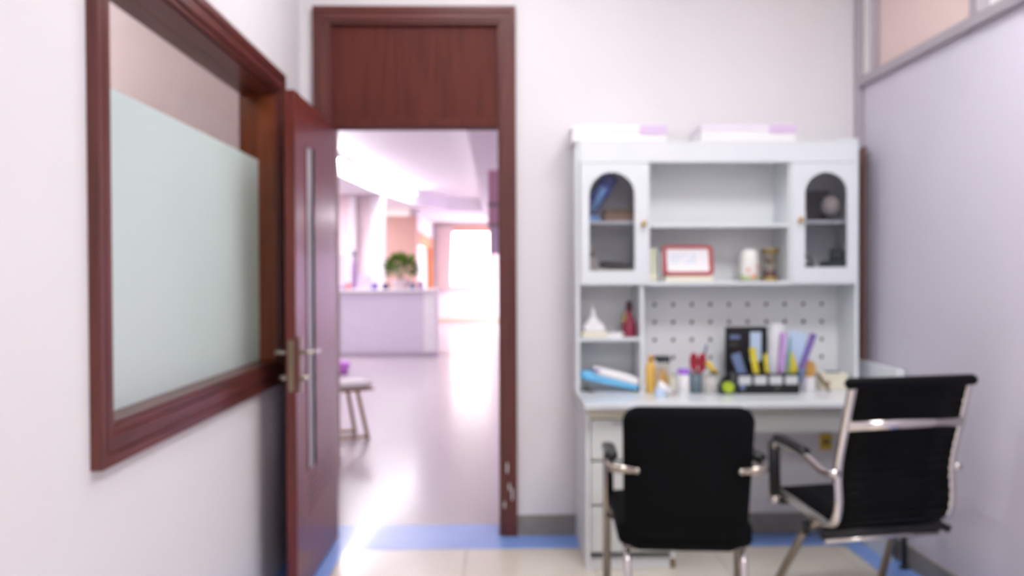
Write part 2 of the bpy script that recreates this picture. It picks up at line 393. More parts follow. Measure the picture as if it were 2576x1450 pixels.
boxo('strike_plate', (LF - .034, LF - .010, 3.497, 3.501, .87, 1.08), 'brass_steel', leaf, .001, world=True)
for z in (.25, 1.1, 1.9):
    tubeo('hinge', [(LF - .02, 4.392, z - .05), (LF - .02, 4.392, z + .05)], .008, 'steel', leaf, world=True)

# ---------------------------------------------------------------- ceiling lamps and added fill panels
def panel(x, y, z, sx, sy, m, label, group):
    t = thing('ceiling_light', label, 'light', (x, y, z), group=group)
    bm = bmesh.new()
    for a in ((-sx / 2 - .02, sx / 2 + .02, -sy / 2 - .02, -sy / 2), (-sx / 2 - .02, sx / 2 + .02, sy / 2, sy / 2 + .02), (-sx / 2 - .02, -sx / 2, -sy / 2, sy / 2), (sx / 2, sx / 2 + .02, -sy / 2, sy / 2)):
        bx(bm, *a, -.025, 0)
    obj('frame', bm, 'white_frame', t)
    boxo('diffuser', (-sx / 2, sx / 2, -sy / 2, sy / 2, -.018, -.006), m, t, 0)
panel(1.0, 2.1, CZ, .8, .8, 'room_lamp', 'square white ceiling light panel over the middle of the room', 'ceiling panels of the near room')
panel(1.0, -1.5, CZ, .9, 1.0, 'room_lamp', 'wide white fill panel added on the unseen ceiling behind the camera', 'ceiling panels of the near room')  # fill panel added behind the view to light the recesses from the front
panel(-.1, 3.4, CZ, .45, .45, 'room_lamp', 'small white ceiling light panel near the door', 'ceiling panels of the near room')
panel(-2.7, 3.6, 3.3, .6, .6, 'side_fill_lamp', 'square fill panel added on the ceiling of the room behind the window', 'added side room light')  # unseen panel added to brighten the side room

# ================================================================= THE LOBBY BEYOND THE DOOR
LY = BY + .2
struct('floor_lobby', (-5.2, 3.6, LY, 25.8, -.1, 0), 'lobby_floor', label='glossy pale floor of the lobby beyond the door', cat='floor')
struct('wall_lobby_left', (-5.2, -5.0, LY, 25.8, 0, 3.4), 'lobby_pink', label='pink side wall of the lobby', cat='wall')
struct('wall_lobby_right', (3.4, 3.6, LY, 25.6, 0, 3.4), 'lobby_mauve', label='lilac side wall of the lobby', cat='wall')
multi('wall_lobby_near', [(-5.2, LX - .16, LY - .02, LY + .05, 0, 3.4), (RX + .1, 3.6, LY - .02, LY + .05, 0, 3.4)], 'lobby_lilac', label='lobby side of the wall around the door', cat='wall')
multi('wall_counter', [(-5.0, -2.24, 17.0, 17.3, 0, 3.0)], 'lobby_pink', label='pink wall behind the reception counter', cat='wall')
for x0, x1, m in ((-2.90, -2.77, 'lobby_white'), (-2.46, -2.20, 'lobby_white')):
    struct('column', (x0, x1, 16.8, 17.0, 0, 2.96), m, label='white pilaster at the end of the pink wall' if x0 > -2.6 else 'narrow white pilaster in the middle of the pink wall', cat='column')
struct('wall_recess', (-4.6, -1.90, 20.4, 20.6, 0, 2.80), 'lobby_tan', label='tan end wall behind the green plant', cat='wall')
multi('wall_passage', [(-2.1, -1.90, 20.6, 21.0, 0, 2.96), (-2.1, -1.90, 25.2, 25.6, 0, 2.96), (-2.1, -1.90, 21.0, 25.2, 2.46, 2.96)], 'lobby_white', label='white side wall around the orange doorway', cat='wall')
d2 = thing('door_2', 'orange wooden doorway at the far end of the lobby', 'door', (-1.9, 23, 0), kind='structure')
boxo('transom_panel', (-2.0, -1.88, 20.7, 25.2, 2.14, 2.46), 'orange_wood', d2, .01, world=True)
boxo('jamb', (-2.0, -1.88, 24.6, 25.2, 0, 2.14), 'orange_wood', d2, .01, world=True)
boxo('leaf', (-2.06, -2.02, 21.0, 24.6, 0, 2.14), 'lobby_white', d2, .005, world=True)  # white panel stands in for the bright open doorway
FWX0, FWX1, FWZ0, FWZ1 = -1.42, -.10, 1.08, 2.80
multi('wall_far', [(-2.1, FWX0, 25.6, 25.8, 0, 3.4), (FWX1, 3.6, 25.6, 25.8, 0, 3.4), (FWX0, FWX1, 25.6, 25.8, 0, FWZ0), (FWX0, FWX1, 25.6, 25.8, FWZ1, 3.4)], 'lobby_white', label='white far wall of the lobby with the bright window', cat='wall')
struct('baseboard_far', (-1.9, 3.4, 25.56, 25.6, 0, .12), 'peach', label='peach baseboard under the far window', cat='baseboard')
w3 = thing('window_3', 'bright far window with salmon frame', 'window', (-.77, 25.55, FWZ0), kind='structure')
boxo('head', (FWX0, FWX1, 25.54, 25.66, FWZ1 - .12, FWZ1 + .02), 'salmon', w3, .01, world=True)
boxo('stile', (FWX1 - .12, FWX1 + .02, 25.54, 25.66, FWZ0, FWZ1 - .12), 'salmon', w3, .01, world=True)
boxo('stile', (FWX0 - .02, FWX0 + .05, 25.54, 25.66, FWZ0, FWZ1 - .12), 'salmon', w3, .01, world=True)
boxo('sill', (FWX0 - .05, FWX1 + .05, 25.46, 25.66, FWZ0 - .05, FWZ0), 'cream', w3, .01, world=True)
boxo('pane', (FWX0 + .05, FWX1 - .12, 25.61, 25.62, FWZ0, FWZ1 - .12), 'glass_clear', w3, 0, world=True)
# curtain
bm = bmesh.new(); n = 40; top = []; bot = []
for i in range(n + 1):
    x = -1.80 + .50 * i / n; y = 25.45 + .025 * math.sin(i * 1.6); xb = -1.80 + .42 * i / n
    top.append((x, y)); bot.append((xb, y))
A = [[bm.verts.new((t[0], t[1] + dy, 2.85)) for t in top] for dy in (0, .006)]; B = [[bm.verts.new((t[0], t[1] + dy, .95)) for t in bot] for dy in (0, .006)]
for s in (0, 1):
    for i in range(n): bm.faces.new((A[s][i], A[s][i + 1], B[s][i + 1], B[s][i]))
o = obj('curtain', bm, 'curtain_pink', smooth=True, base=(-1.55, 25.45, .95)); tag(o, 'pale pink curtain hanging left of the far window', 'curtain')
o2 = tubeo('curtain_rail', [(-1.85, 25.47, 2.86), (.2, 25.47, 2.86)], .02, 'peach', label='peach curtain rail over the far window'); tag(o2, cat='rail')
for x, r, k in ((-1.02, .07, 'small orange pot in the middle of the far window sill'), (-.55, .05, 'little orange pot on the far sill, second from the right'), (-.35, .06, 'orange pot nearest the right end of the far sill')):
    t = thing('flower_pot', k, 'pot', (x, 25.5, FWZ0), group='pots on the far window sill')
    latheo('pot', [(r * .6, 0), (r * .75, .02), (r, .13), (r * 1.08, .13), (r * 1.08, .15), (r * .9, .15)], 'salmon', t)
    latheo('soil', [(r * .85, .135), (r * .8, .15)], 'orange_wood', t)
# ceiling: low soffit on both sides, raised tray between
SO = 2.97
bm = bmesh.new(); prism(bm, [(-5.2, LY), (-2.75, LY), (-2.54, 13.4), (-2.33, 16.2), (-1.86, 19.0), (-1.2, 21.0), (.5, 22.0), (3.6, 22.0), (3.6, 25.8), (-5.2, 25.8)], 'z', SO, 3.30)
tag(obj('ceiling_soffit_left', bm, 'lobby_ceiling'), 'curved lowered ceiling soffit over the counter side', 'ceiling', kind='structure')
struct('ceiling_soffit_right', (-.33, 3.6, LY, 22.0, SO, 3.30), 'lobby_ceiling', label='lowered ceiling soffit on the right of the lobby', cat='ceiling')
struct('ceiling_tray', (-5.2, 3.6, LY, 25.8, 3.30, 3.4), 'lobby_ceiling', label='raised ceiling tray of the lobby', cat='ceiling')
for x, y, sx, sy, z, k in ((-1.0, 9.9, .25, .9, 3.30, 'long unseen fill panel added in the lobby tray nearest the door'), (1.6, 6.4, .2, .5, SO, 'unseen fill panel added in the right soffit near the door'),
                        (1.6, 22.4, .6, 2.8, SO, 'unseen fill panel added in the right soffit towards the far wall'), (-3.8, 14.7, .28, 2.0, SO, 'unseen fill panel added in the soffit over the counter'), (-3.5, 18.8, .3, 1.0, SO, 'unseen fill panel added in the recess soffit beyond the pink wall')):
    panel(x, y, z, sx, sy, 'lobby_lamp', k, 'added unseen lobby fill panels')  # panels added out of sight to brighten the lobby's walls, sign and recess
cv = [(-2.69, 8.0), (-2.61, 10.7), (-2.54, 13.4), (-2.33, 16.2), (-1.86, 19.0)]
for i, (p, q) in enumerate(zip(cv, cv[1:])):
    dx, dy = q[0] - p[0], q[1] - p[1]; L_ = math.hypot(dx, dy)
    t = thing('cove_light', ('cove light strip along the tray edge nearest the door', 'second cove light strip along the tray edge', 'third cove light strip along the tray edge', 'farthest cove light strip along the tray edge')[i], 'light', ((p[0] + q[0]) / 2 + .06, (p[1] + q[1]) / 2, 3.16), rz=math.atan2(dy, dx), group='cove lights in the lobby tray')
    boxo('channel', (-L_ * .48, L_ * .48, -.03, .03, .03, .05), 'white_frame', t, 0); boxo('diffuser', (-L_ * .48, L_ * .48, -.025, .025, 0, .03), 'lobby_lamp', t, .005)
# reception counter
ct = thing('reception_counter', 'pale lilac reception counter with white end panel in the lobby', 'counter', (-1.9, 14.8, 0))
boxo('front_panel', (-2.66, -1.24, 14.52, 14.60, .06, 1.09), 'counter_lilac', ct, .005, world=True)
boxo('end_panel', (-1.24, -1.04, 14.50, 15.2, .06, 1.09), 'lobby_white', ct, .005, world=True)
boxo('body', (-3.6, -1.26, 14.60, 15.2, .06, 1.09), 'lobby_white', ct, .005, world=True)
boxo('front_panel', (-3.6, -2.69, 14.52, 14.60, .06, 1.09), 'counter_lilac', ct, .005, world=True)
boxo('post', (-2.69, -2.66, 14.50, 14.60, .06, 1.09), 'lobby_white', ct, .003, world=True)
boxo('worktop', (-3.62, -1.00, 14.46, 15.25, 1.09, 1.13), 'lobby_white', ct, .01, world=True)
boxo('plinth', (-3.6, -1.06, 14.56, 15.18, 0, .06), 'lobby_lilac', ct, .002, world=True)
CT = 1.13
# things on the counter
pl = thing('potted_plant', 'bushy green plant in a pale pink pot on the counter', 'plant', (-1.66, 14.75, CT))
latheo('pot', [(.10, 0), (.13, .02), (.16, .15), (.165, .17), (.14, .17)], 'lobby_pink', pl)
bm = bmesh.new()
for i in range(420):
    a = random.uniform(0, 2 * PI); e = random.uniform(-.7, 1.3); rr = random.uniform(.55, 1)
    p = Vector((math.cos(a) * math.cos(e) * .27 * rr, math.sin(a) * math.cos(e) * .22 * rr, .36 + math.sin(e) * .22 * rr))
    if p.x > .1: p.x += .02
    d = (p - Vector((0, 0, .25))).normalized(); s = d.cross(Vector((random.uniform(-1, 1), random.uniform(-1, 1), 1))).normalized(); l = random.uniform(.06, .11)
    w = d.cross(s) * .012
    vs = [bm.verts.new(p), bm.verts.new(p + d * l * .5 + s * l * .3 + w), bm.verts.new(p + d * l), bm.verts.new(p + d * l * .5 - s * l * .3 + w)]
    bm.faces.new(vs)
obj('foliage', bm, 'leaf_green', pl, kind='stuff')
for i in range(7):
    a = i * .9; tubeo('stem', [(0, 0, .15), (.08 * math.cos(a), .08 * math.sin(a), .3), (.16 * math.cos(a), .14 * math.sin(a), .42)], .006, 'leaf_green', pl, n=6)
def bottle(name, label, cat, loc, prof, m, cap=None, capm=None, group=None, n=20, neckm=None):
    t = thing(name, label, cat, loc, group=group); latheo('body', prof, m, t, n=n)
    if cap: latheo('cap', cap, capm, t, n=n)
    return t
bottle('bottle', 'tall mauve bottle on the counter beside the white monitor', 'bottle', (-2.47, 14.8, CT), [(.05, 0), (.055, .02), (.055, .42), (.03, .52), (.03, .58)], 'mauve', [(.035, .58), (.035, .66), (.02, .67)], 'navy')
t = thing('monitor', 'white monitor seen edge-on at the left end of the counter', 'monitor', (-2.75, 14.85, CT), rz=.5)
boxo('screen', (-.26, .12, -.02, .02, .12, .62), 'lobby_white', t, .008); boxo('stand', (-.1, -.02, .0, .03, .01, .2), 'white_frame', t, .005); boxo('base', (-.18, .06, -.08, .1, 0, .015), 'white_frame', t, .005)
t = thing('gift_bag', 'pink paper bag standing on the counter beside the mauve bottle', 'bag', (-2.27, 14.75, CT))
prismo('body', [(-.10, 0), (.10, 0), (.12, .24), (-.12, .24)], 'y', -.06, .06, 'lobby_lilac', t, .003); tubeo('handle', spline([(-.05, 0, .24), (-.04, 0, .31), (.04, 0, .31), (.05, 0, .24)]), .006, 'lilac_card', t, n=6)
for x, m, w, h, k in ((-2.62, 'mauve', .06, .08, 'small mauve tin at the left end of the counter'), (-2.08, 'violet', .06, .11, 'small violet jar in the middle of the counter'), (-1.90, 'navy', .06, .10, 'small dark navy jar left of the plant pot'),
                      (-1.44, 'slate_blue', .05, .11, 'small blue-grey jar right of the plant pot'), (-1.30, 'mauve', .05, .14, 'mauve jar near the right end of the counter'), (-2.53, 'coral', .04, .12, 'small coral tin beside the monitor')):
    t = thing('jar', k, 'jar', (x, 14.6, CT), group='small jars on the counter')
    latheo('body', [(w * .9, 0), (w, .01), (w, h * .75), (w * .85, h * .8)], m, t, n=16); latheo('lid', [(w * .9, h * .8), (w * .9, h), (w * .8, h * 1.03)], m, t, n=16)
# hanging signs
t = thing('hanging_sign', 'pink sign boards hanging from the lobby ceiling at the door edge', 'sign', (.42, 8.0, 1.55))
boxo('board', (-.08, .9, 7.98, 8.02, 2.03, 2.33), 'sign_pink', t, .004, world=True); boxo('board', (-.08, .9, 7.98, 8.02, 1.83, 1.99), 'sign_pink', t, .004, world=True)
boxo('board', (-.07, .9, 7.98, 8.02, 1.55, 1.80), 'lilac_card', t, .004, world=True)
boxo('spacer', (-.085, .9, 7.985, 8.015, 1.99, 2.03), 'sign_grey', t, 0, world=True); boxo('spacer', (-.085, .9, 7.985, 8.015, 1.80, 1.83), 'sign_grey', t, 0, world=True)
for x in (.05, .8): tubeo('rod', [(x, 8, 2.33), (x, 8, SO)], .006, 'steel', t, n=6, world=True)
# stool with white top
t = thing('stool', 'low wooden stool with white padded top on the lobby floor', 'stool', (-1.33, 7.1, 0), rz=.5)
bm = bmesh.new(); pillow(bm, rrect(.50, .34, .03), .06, lambda u, v, w: (u, v, .452 + w)); obj('seat_pad', bm, 'lobby_white', t, smooth=True)
boxo('seat_board', (-.26, .26, -.18, .18, .405, .422), 'stool_wood', t, .004)
for sx in (-1, 1):
    for sy in (-1, 1): tubeo('leg', [(sx * .13, sy * .13, .405), (sx * .21, sy * .16, 0)], .016, 'stool_wood', t)
for sy in (-1, 1): tubeo('rail', [(-.21, sy * .16, .025), (.21, sy * .16, .025)], .013, 'stool_wood', t)
t = thing('basin', 'magenta plastic basin lying on the lobby floor by the door edge', 'basin', (-2.17, 11.9, 0))
latheo('bowl', [(.07, 0), (.09, .01), (.13, .15), (.14, .16), (.12, .15), (.08, .03)], 'magenta', t)

# ================================================================= DESK
DT = .772
dk = thing('desk', 'white writing desk with left drawer pedestal and raised right end', 'desk', (1.12, 4.1, 0))
bm = bmesh.new(); bx(bm, .385, 1.865, 3.775, 4.385, DT - .028, DT, .006, 3); obj('worktop', bm, 'white_lacquer', dk, world=True)
boxo('apron', (.80, 1.83, 3.90, 3.918, .615, DT - .028), 'drawer_white', dk, .002, world=True)
boxo('side_panel', (.40, .418, 3.86, 4.38, .0, DT - .028), 'white_board', dk, .002, world=True)
boxo('side_panel', (.785, .803, 3.86, 4.38, .05, DT - .028), 'white_board', dk, .002, world=True)
boxo('back_panel', (.418, .785, 4.36, 4.376, .05, DT - .028), 'white_board', dk, .002, world=True)
boxo('pedestal_rail', (.418, .785, 3.862, 3.89, .69, DT - .028), 'cream', dk, .002, world=True)
for z0, z1 in ((.505, .685), (.302, .495), (.085, .292)):
    dw = boxo('drawer', (.421, .782, 3.848, 3.866, z0, z1), 'drawer_white', dk, .004, world=True)
    boxo('drawer_box', (.43, .775, 3.866, 4.33, z0 + .02, z1 - .03), 'white_board', dw, 0, world=True)
    boxo('finger_pull', (.52, .68, 3.843, 3.849, z1 - .018, z1 - .010), 'aluminium', dw, .001, world=True)
boxo('plinth', (.41, .785, 3.88, 4.36, 0, .05), 'white_board', dk, .002, world=True)
tubeo('foot', [(.80, 3.90, 0), (.80, 3.90, .09)], .012, 'brass_dull', dk, world=True)
boxo('end_panel', (1.812, 1.83, 3.92, 4.38, 0, DT - .028), 'white_board', dk, .002, world=True)
boxo('side_guard', (1.825, 1.868, 3.88, 4.385, DT, .905), 'white_lacquer', dk, .004, world=True)
tubeo('leg', [(1.845, 3.84, .012), (1.845, 3.84, DT - .028)], .010, 'black_plastic', dk, world=True)
latheo('leg_foot', [(.022, 0), (.022, .008), (.012, .016)], 'black_plastic', dk, c=(1.845, 3.84, 0), n=16, world=True)

# ================================================================= HUTCH
HY = 4.14
hu = thing('desk_hutch', 'white hutch on the desk with two arched glass doors and pegboard', 'hutch', (1.07, 4.26, DT))
def hb(name, d, m='white_lacquer', bev=.002, parent=None, **k): return boxo(name, d, m, parent or hu, bev, world=True, **k)
HT = 1.985; HB = 1.290
hb('side_panel', (.382, .400, HY, 4.38, DT, HT)); hb('side_panel', (1.745, 1.763, HY, 4.38, DT, HT))
hb('top_panel', (.400, 1.745, HY, 4.38, HT - .018, HT)); hb('header', (.400, 1.745, HY - .012, HY + .006, 1.885, HT - .001))
bm = bmesh.new(); prism(bm, [(.382, HT), (.45, HT), (.45, HT), (.382, HT + .008)], 'y', HY, HY + .01); bm.free()
hb('crest', (1.66, 1.763, HY, HY + .018, HT, HT + .018), bev=.006)
hb('bottom_panel', (.400, 1.745, HY, 4.38, HB, HB + .018))
hb('divider', (.727, .743, HY + .002, 4.372, HB + .018, 1.967)); hb('divider', (1.420, 1.436, HY + .002, 4.372, HB + .018, 1.967))
hb('back_panel', (.400, 1.745, 4.372, 4.382, HB, HT - .018), 'white_board')
hb('shelf', (.743, 1.420, HY + .006, 4.372, 1.572, 1.590)); hb('shelf', (.400, .727, HY + .03, 4.372, 1.590, 1.605)); hb('shelf', (1.436, 1.745, HY + .03, 4.372, 1.590, 1.605))
hb('niche_divider', (.694, .712, HY, 4.372, DT, HB)); hb('niche_shelf', (.400, .694, HY + .004, 4.372, 1.020, 1.036)); hb('niche_back', (.400, .694, 4.372, 4.382, DT, HB), 'white_board')
# pegboard with real holes
bm = bmesh.new(); px0, px1, pz0, pz1 = .712, 1.745, DT, HB; cx = [.806 + .0957 * i for i in range(10)]; cz = [1.189 - .0905 * j for j in range(5)]
xe = [px0] + [(a + b) / 2 for a, b in zip(cx, cx[1:])] + [cx[-1] + .05, px1]; ze = [pz1] + [(a + b) / 2 for a, b in zip(cz, cz[1:])] + [max(cz[-1] - .04, pz0 + .003), pz0]
n = 12; yf, yb = 4.360, 4.372
for i in range(len(xe) - 1):
    for j in range(len(ze) - 1):
        x0, x1, z1, z0 = xe[i], xe[i + 1], ze[j], ze[j + 1]
        if i < 10 and j < 5:
            c = (cx[i], cz[j]); ring = []; outer = []
            for k in range(n):
                a = 2 * PI * (k + .5) / n; ca, sa = math.cos(a), math.sin(a); ring.append((c[0] + .0105 * ca, c[1] + .0105 * sa))
                tx = ((x1 - c[0]) / ca if ca > 0 else (x0 - c[0]) / ca); tz = ((z1 - c[1]) / sa if sa > 0 else (z0 - c[1]) / sa); t_ = min(tx, tz)
                outer.append((c[0] + t_ * ca, c[1] + t_ * sa))
            corners = [(x1, z1), (x0, z1), (x0, z0), (x1, z0)]
            R = [bm.verts.new((p[0], yf, p[1])) for p in ring]; Rb = [bm.verts.new((p[0], yb, p[1])) for p in ring]; O = [bm.verts.new((p[0], yf, p[1])) for p in outer]
            for k in range(n):
                k2 = (k + 1) % n; fc = [R[k], R[k2], O[k2]]
                pa, pb = outer[k], outer[k2]
                if abs(pa[0] - pb[0]) > 1e-6 and abs(pa[1] - pb[1]) > 1e-6:
                    cc = min(corners, key=lambda q: abs(q[0] - (pa[0] + pb[0]) / 2) + abs(q[1] - (pa[1] + pb[1]) / 2)); fc.append(bm.verts.new((cc[0], yf, cc[1])))
                fc.append(O[k]); bm.faces.new(fc); bm.faces.new((R[k], Rb[k], Rb[k2], R[k2]))
        else:
            bm.faces.new([bm.verts.new((x, yf, z)) for x, z in ((x0, z0), (x1, z0), (x1, z1), (x0, z1))])
bmesh.ops.remove_doubles(bm, verts=bm.verts, dist=.0002)
obj('pegboard', bm, 'white_board', hu, world=True, label='white board with a grid of round holes')
hb('peg_backing', (.712, 1.745, 4.373, 4.381, DT, HB), 'hole_shade', 0)  # near-black sheet stands in for the shade inside the holes
# arched doors
def arch_door(x0, x1, z0, z1, ax0, ax1, az0, az1, kx, kz):
    r = (ax1 - ax0) / 2; c = ((ax0 + ax1) / 2, az1 - r); N = 16
    arch = [(ax0, az0)] + [(c[0] - r * math.cos(PI * k / N), c[1] + r * math.sin(PI * k / N)) for k in range(N + 1)] + [(ax1, az0)]
    bm = bmesh.new(); yA, yB = HY - .018, HY
    def strip(pts_in, y):
        out = []
        for p in pts_in: out.append(bm.verts.new((p[0], y, p[1])))
        return out
    F = {}
    for y in (yA, yB):
        A_ = strip(arch, y); top = [bm.verts.new((p[0], y, z1)) for p in arch]
        tl = bm.verts.new((x0, y, z1)); bl = bm.verts.new((x0, y, z0)); tr = bm.verts.new((x1, y, z1)); br = bm.verts.new((x1, y, z0))
        b0 = bm.verts.new((ax0, y, z0)); b1 = bm.verts.new((ax1, y, z0))
        bm.faces.new([bl, b0, A_[0], A_[1], top[1], tl])
        for k in range(1, len(arch) - 2): bm.faces.new([A_[k], A_[k + 1], top[k + 1], top[k]])
        bm.faces.new([b1, br, tr, top[-2], A_[-2], A_[-1]]); bm.faces.new([b0, b1, A_[-1], A_[0]])
        F[y] = (A_, [bl, b0, b1, br, tr] + top[-2:0:-1] + [tl])
    for k in range(len(arch)):
        k2 = (k + 1) % len(arch); a, b = F[yA][0], F[yB][0]; bm.faces.new([a[k], a[k2], b[k2], b[k]])
    a, b = F[yA][1], F[yB][1]
    for k in range(len(a)): bm.faces.new([a[k], a[(k + 1) % len(a)], b[(k + 1) % len(a)], b[k]])
    bmesh.ops.dissolve_degenerate(bm, dist=1e-5, edges=bm.edges)
    d = obj('door', bm, 'white_lacquer', hu, world=True, label='hutch door with an arched window')
    off = 1.02; prismo('pane', [((p[0] - c[0]) * off + c[0], p[1] + (.004 if p[1] > az0 else -.004)) for p in arch], 'y', HY - .006, HY - .002, 'glass_smoke', d, world=True)
    bm = bmesh.new(); lathe(bm, [(.007, 0), (.006, .012), (.012, .018), (.014, .026), (.009, .033), (.002, .035)], n=16)
    bm.transform(Matrix.Translation((kx, HY - .018, kz)) @ Matrix.Rotation(PI / 2, 4, 'X')); obj('knob', bm, 'gold', d, smooth=True, world=True)
arch_door(.403, .733, 1.296, 1.882, .446, .666, 1.362, 1.838, .707, 1.588)
arch_door(1.430, 1.742, 1.296, 1.882, 1.493, 1.700, 1.375, 1.836, 1.466, 1.603)

# brown board in the gap beside the hutch
t = thing('cork_board', 'narrow brown board standing between the hutch and the right wall', 'board', (1.846, 4.31, .905))
boxo('panel', (1.838, 1.852, 4.272, 4.345, .908, 1.975), 'brown_board', t, .002, world=True); boxo('edge_trim', (1.834, 1.856, 4.262, 4.272, .905, 1.98), 'brown_board', t, .003, world=True); boxo('edge_trim', (1.834, 1.856, 4.345, 4.35, .905, 1.98), 'brown_board', t, .002, world=True)

# ---------------------------------------------------------------- flat boxes on top of the hutch
for x0, x1, y0, k in ((.365, .822, HY - .01, 'long white flat box with pale lilac corner on the left of the hutch top'), (.992, 1.450, HY - .01, 'long white flat box with lilac right end on the right of the hutch top')):
    t = thing('flat_box', k, 'box', ((x0 + x1) / 2, 4.25, HT), group='flat boxes on top of the hutch')
    boxo('carton', (x0, x1, y0, 4.36, HT + (.019 if 0 else 0), HT + .055), 'paper_white', t, .002, world=True)
    boxo('lid', (x0 - .003, x1 + .003, y0 - .003, 4.363, HT + .055, HT + .082), 'paper_white' if x0 < .5 else 'pale_lilac', t, .002, world=True)
    boxo('corner_label', (x1 - .13, x1 + .0035, y0 - .0045, y0 - .0025, HT + .035 if x0 < .5 else HT + .04, HT + .079), 'lilac_card', t, .0005, world=True)

# ---------------------------------------------------------------- things in the hutch
sh = 1.605
t = thing('rolled_bag', 'blue rolled plastic bag leaning behind the left arched door', 'bag', (.52, 4.24, sh))
bm = bmesh.new(); tube(bm, [(.455, 4.24, sh + .045), (.50, 4.24, sh + .12), (.565, 4.245, sh + .225)], lambda f: .028 + .02 * f, 14); obj('roll', bm, 'blue_bag', t, smooth=True, world=True)
bm = bmesh.new(); tube(bm, [(.468, 4.205, sh + .05), (.50, 4.20, sh + .11), (.525, 4.20, sh + .16)], lambda f: .012 + .008 * f, 10); obj('print', bm, 'blue_light', t, smooth=True, world=True)
boxo('foot_fold', (.43, .505, 4.20, 4.28, sh, sh + .03), 'blue_light', t, .008, world=True)
t = thing('carton', 'small tan carton on the upper shelf behind the left arched door', 'box', (.61, 4.26, sh)); boxo('box', (.535, .69, 4.22, 4.32, sh, sh + .045), 'tan_card', t, .003, world=True); boxo('lid', (.532, .693, 4.217, 4.323, sh + .045, sh + .062), 'brown_wood', t, .003, world=True)
lb = HB + .018
t = thing('glasses_case', 'dark glasses case lying behind the left arched door', 'case', (.58, 4.2, lb)); bm = bmesh.new(); pillow(bm, rrect(.15, .06, .028), .045, lambda u, v, w: (.58 + u, 4.21 + v + .0 * u, lb + .08 + w - .10 * u)); obj('shell', bm, 'dark_grey', t, smooth=True, world=True); boxo('tray', (.495, .665, 4.18, 4.25, lb, lb + .06), 'cream', t, .005, world=True)
t = thing('cloth_bundle', 'small pale bundle in the corner behind the left arched door', 'bundle', (.46, 4.22, lb)); latheo('bundle', [(.035, 0), (.05, .02), (.045, .06), (.025, .10), (.018, .15), (.024, .17)], 'pale_stone', t); latheo('tie', [(.021, .125), (.023, .135), (.02, .145)], 'dark_grey', t)
t = thing('ornament', 'pale round shell ornament behind the right arched door', 'ornament', (1.668, 4.25, sh)); latheo('stand', [(.03, 0), (.03, .012), (.012, .03)], 'dark_grey', t)
bm = bmesh.new(); bmesh.ops.create_icosphere(bm, subdivisions=3, radius=.045)
for v in bm.verts: v.co *= 1 + .06 * math.sin(9 * math.atan2(v.co.y, v.co.x)); v.co.z = v.co.z * 1.1 + .078
obj('shell', bm, 'pale_stone', t, smooth=True)
t = thing('photo_plate', 'dark square plate standing behind the shell ornament', 'plate', (1.60, 4.33, sh)); boxo('plate', (-.06, .09, .0, .012, .01, .16), 'dark_grey', t, .003); boxo('stand', (-.04, .07, -.02, .03, 0, .012), 'dark_grey', t, .003)
t = thing('trinket', 'small dusty pink trinket behind the right arched door', 'trinket', (1.51, 4.22, sh)); latheo('body', [(.018, 0), (.026, .015), (.02, .035), (.024, .05), (.01, .06)], 'dusty_pink', t); latheo('foot', [(.02, -.0), (.022, .006)], 'dark_grey', t)
t = thing('folded_cloth', 'folded teal and pale blue cloth behind the right arched door', 'cloth', (1.67, 4.22, lb))
for i, (m, w) in enumerate((('teal_light', .075), ('teal_light', .07), ('teal_dark', .065))):
    bm = bmesh.new(); pillow(bm, rrect(w * 2, .12, .03), .04, lambda u, v, q, i=i: (1.66 + u + .008 * i, 4.22 + v, lb + .022 + .03 * i + q)); obj('fold', bm, m, t, smooth=True, world=True)
bm = bmesh.new(); pillow(bm, rrect(.07, .07, .03), .09, lambda u, v, q: (1.695 + u, 4.24 + v, lb + .115 + q)); obj('fold', bm, 'teal_dark', t, smooth=True, world=True)
t = thing('camera_case', 'dark grey camera case on the lower shelf behind the right arched door', 'case', (1.535, 4.24, lb)); boxo('body', (1.48, 1.575, 4.20, 4.29, lb, lb + .085), 'dark_grey', t, .012, world=True); tubeo('strap', spline([(1.485, 4.24, lb + .08), (1.50, 4.24, lb + .12), (1.555, 4.24, lb + .12), (1.57, 4.24, lb + .08)]), .006, 'teal_dark', t, n=6, world=True)
# middle shelf
t = thing('carton', 'slim pale green carton at the left end of the middle shelf', 'box', (.77, 4.26, lb)); boxo('box', (.746, .795, 4.22, 4.30, lb, lb + .165), 'pale_green', t, .003, world=True); boxo('print_band', (.7455, .7955, 4.2195, 4.3005, lb + .01, lb + .04), 'cream', t, .001, world=True)
t = thing('book', 'thin blue-grey booklet leaning beside the red framed calendar', 'book', (.812, 4.27, lb)); boxo('cover', (.803, .816, 4.22, 4.33, lb, lb + .15), 'slate_blue', t, .002, world=True); boxo('pages', (.805, .814, 4.217, 4.325, lb + .003, lb + .147), 'paper_white', t, .001, world=True)
t = thing('desk_calendar', 'red framed calendar card leaning back on a cream base', 'calendar', (.945, 4.22, lb))
boxo('base', (-.12, .12, -.03, .06, 0, .026), 'cream', t, .004)
fr = bmesh.new(); o_ = rrect(.252, .155, .022); i_ = rrect(.210, .118, .008); tilt = Matrix.Translation((0, .005, .104)) @ Matrix.Rotation(-.25, 4, 'X')
for yy in (-.007, .007):
    pass
A0 = [fr.verts.new((p[0] * (1 - .0 * p[1]), -.007, p[1])) for p in o_]; A1 = [fr.verts.new((p[0], -.007, p[1])) for p in i_]; B0 = [fr.verts.new((p[0], .007, p[1])) for p in o_]; B1 = [fr.verts.new((p[0], .007, p[1])) for p in i_]
for k in range(len(o_)):
    k2 = (k + 1) % len(o_)
    for q in ((A0[k], A0[k2], A1[k2], A1[k]), (B0[k], B0[k2], B1[k2], B1[k]), (A0[k], A0[k2], B0[k2], B0[k]), (A1[k], A1[k2], B1[k2], B1[k])): fr.faces.new(q)
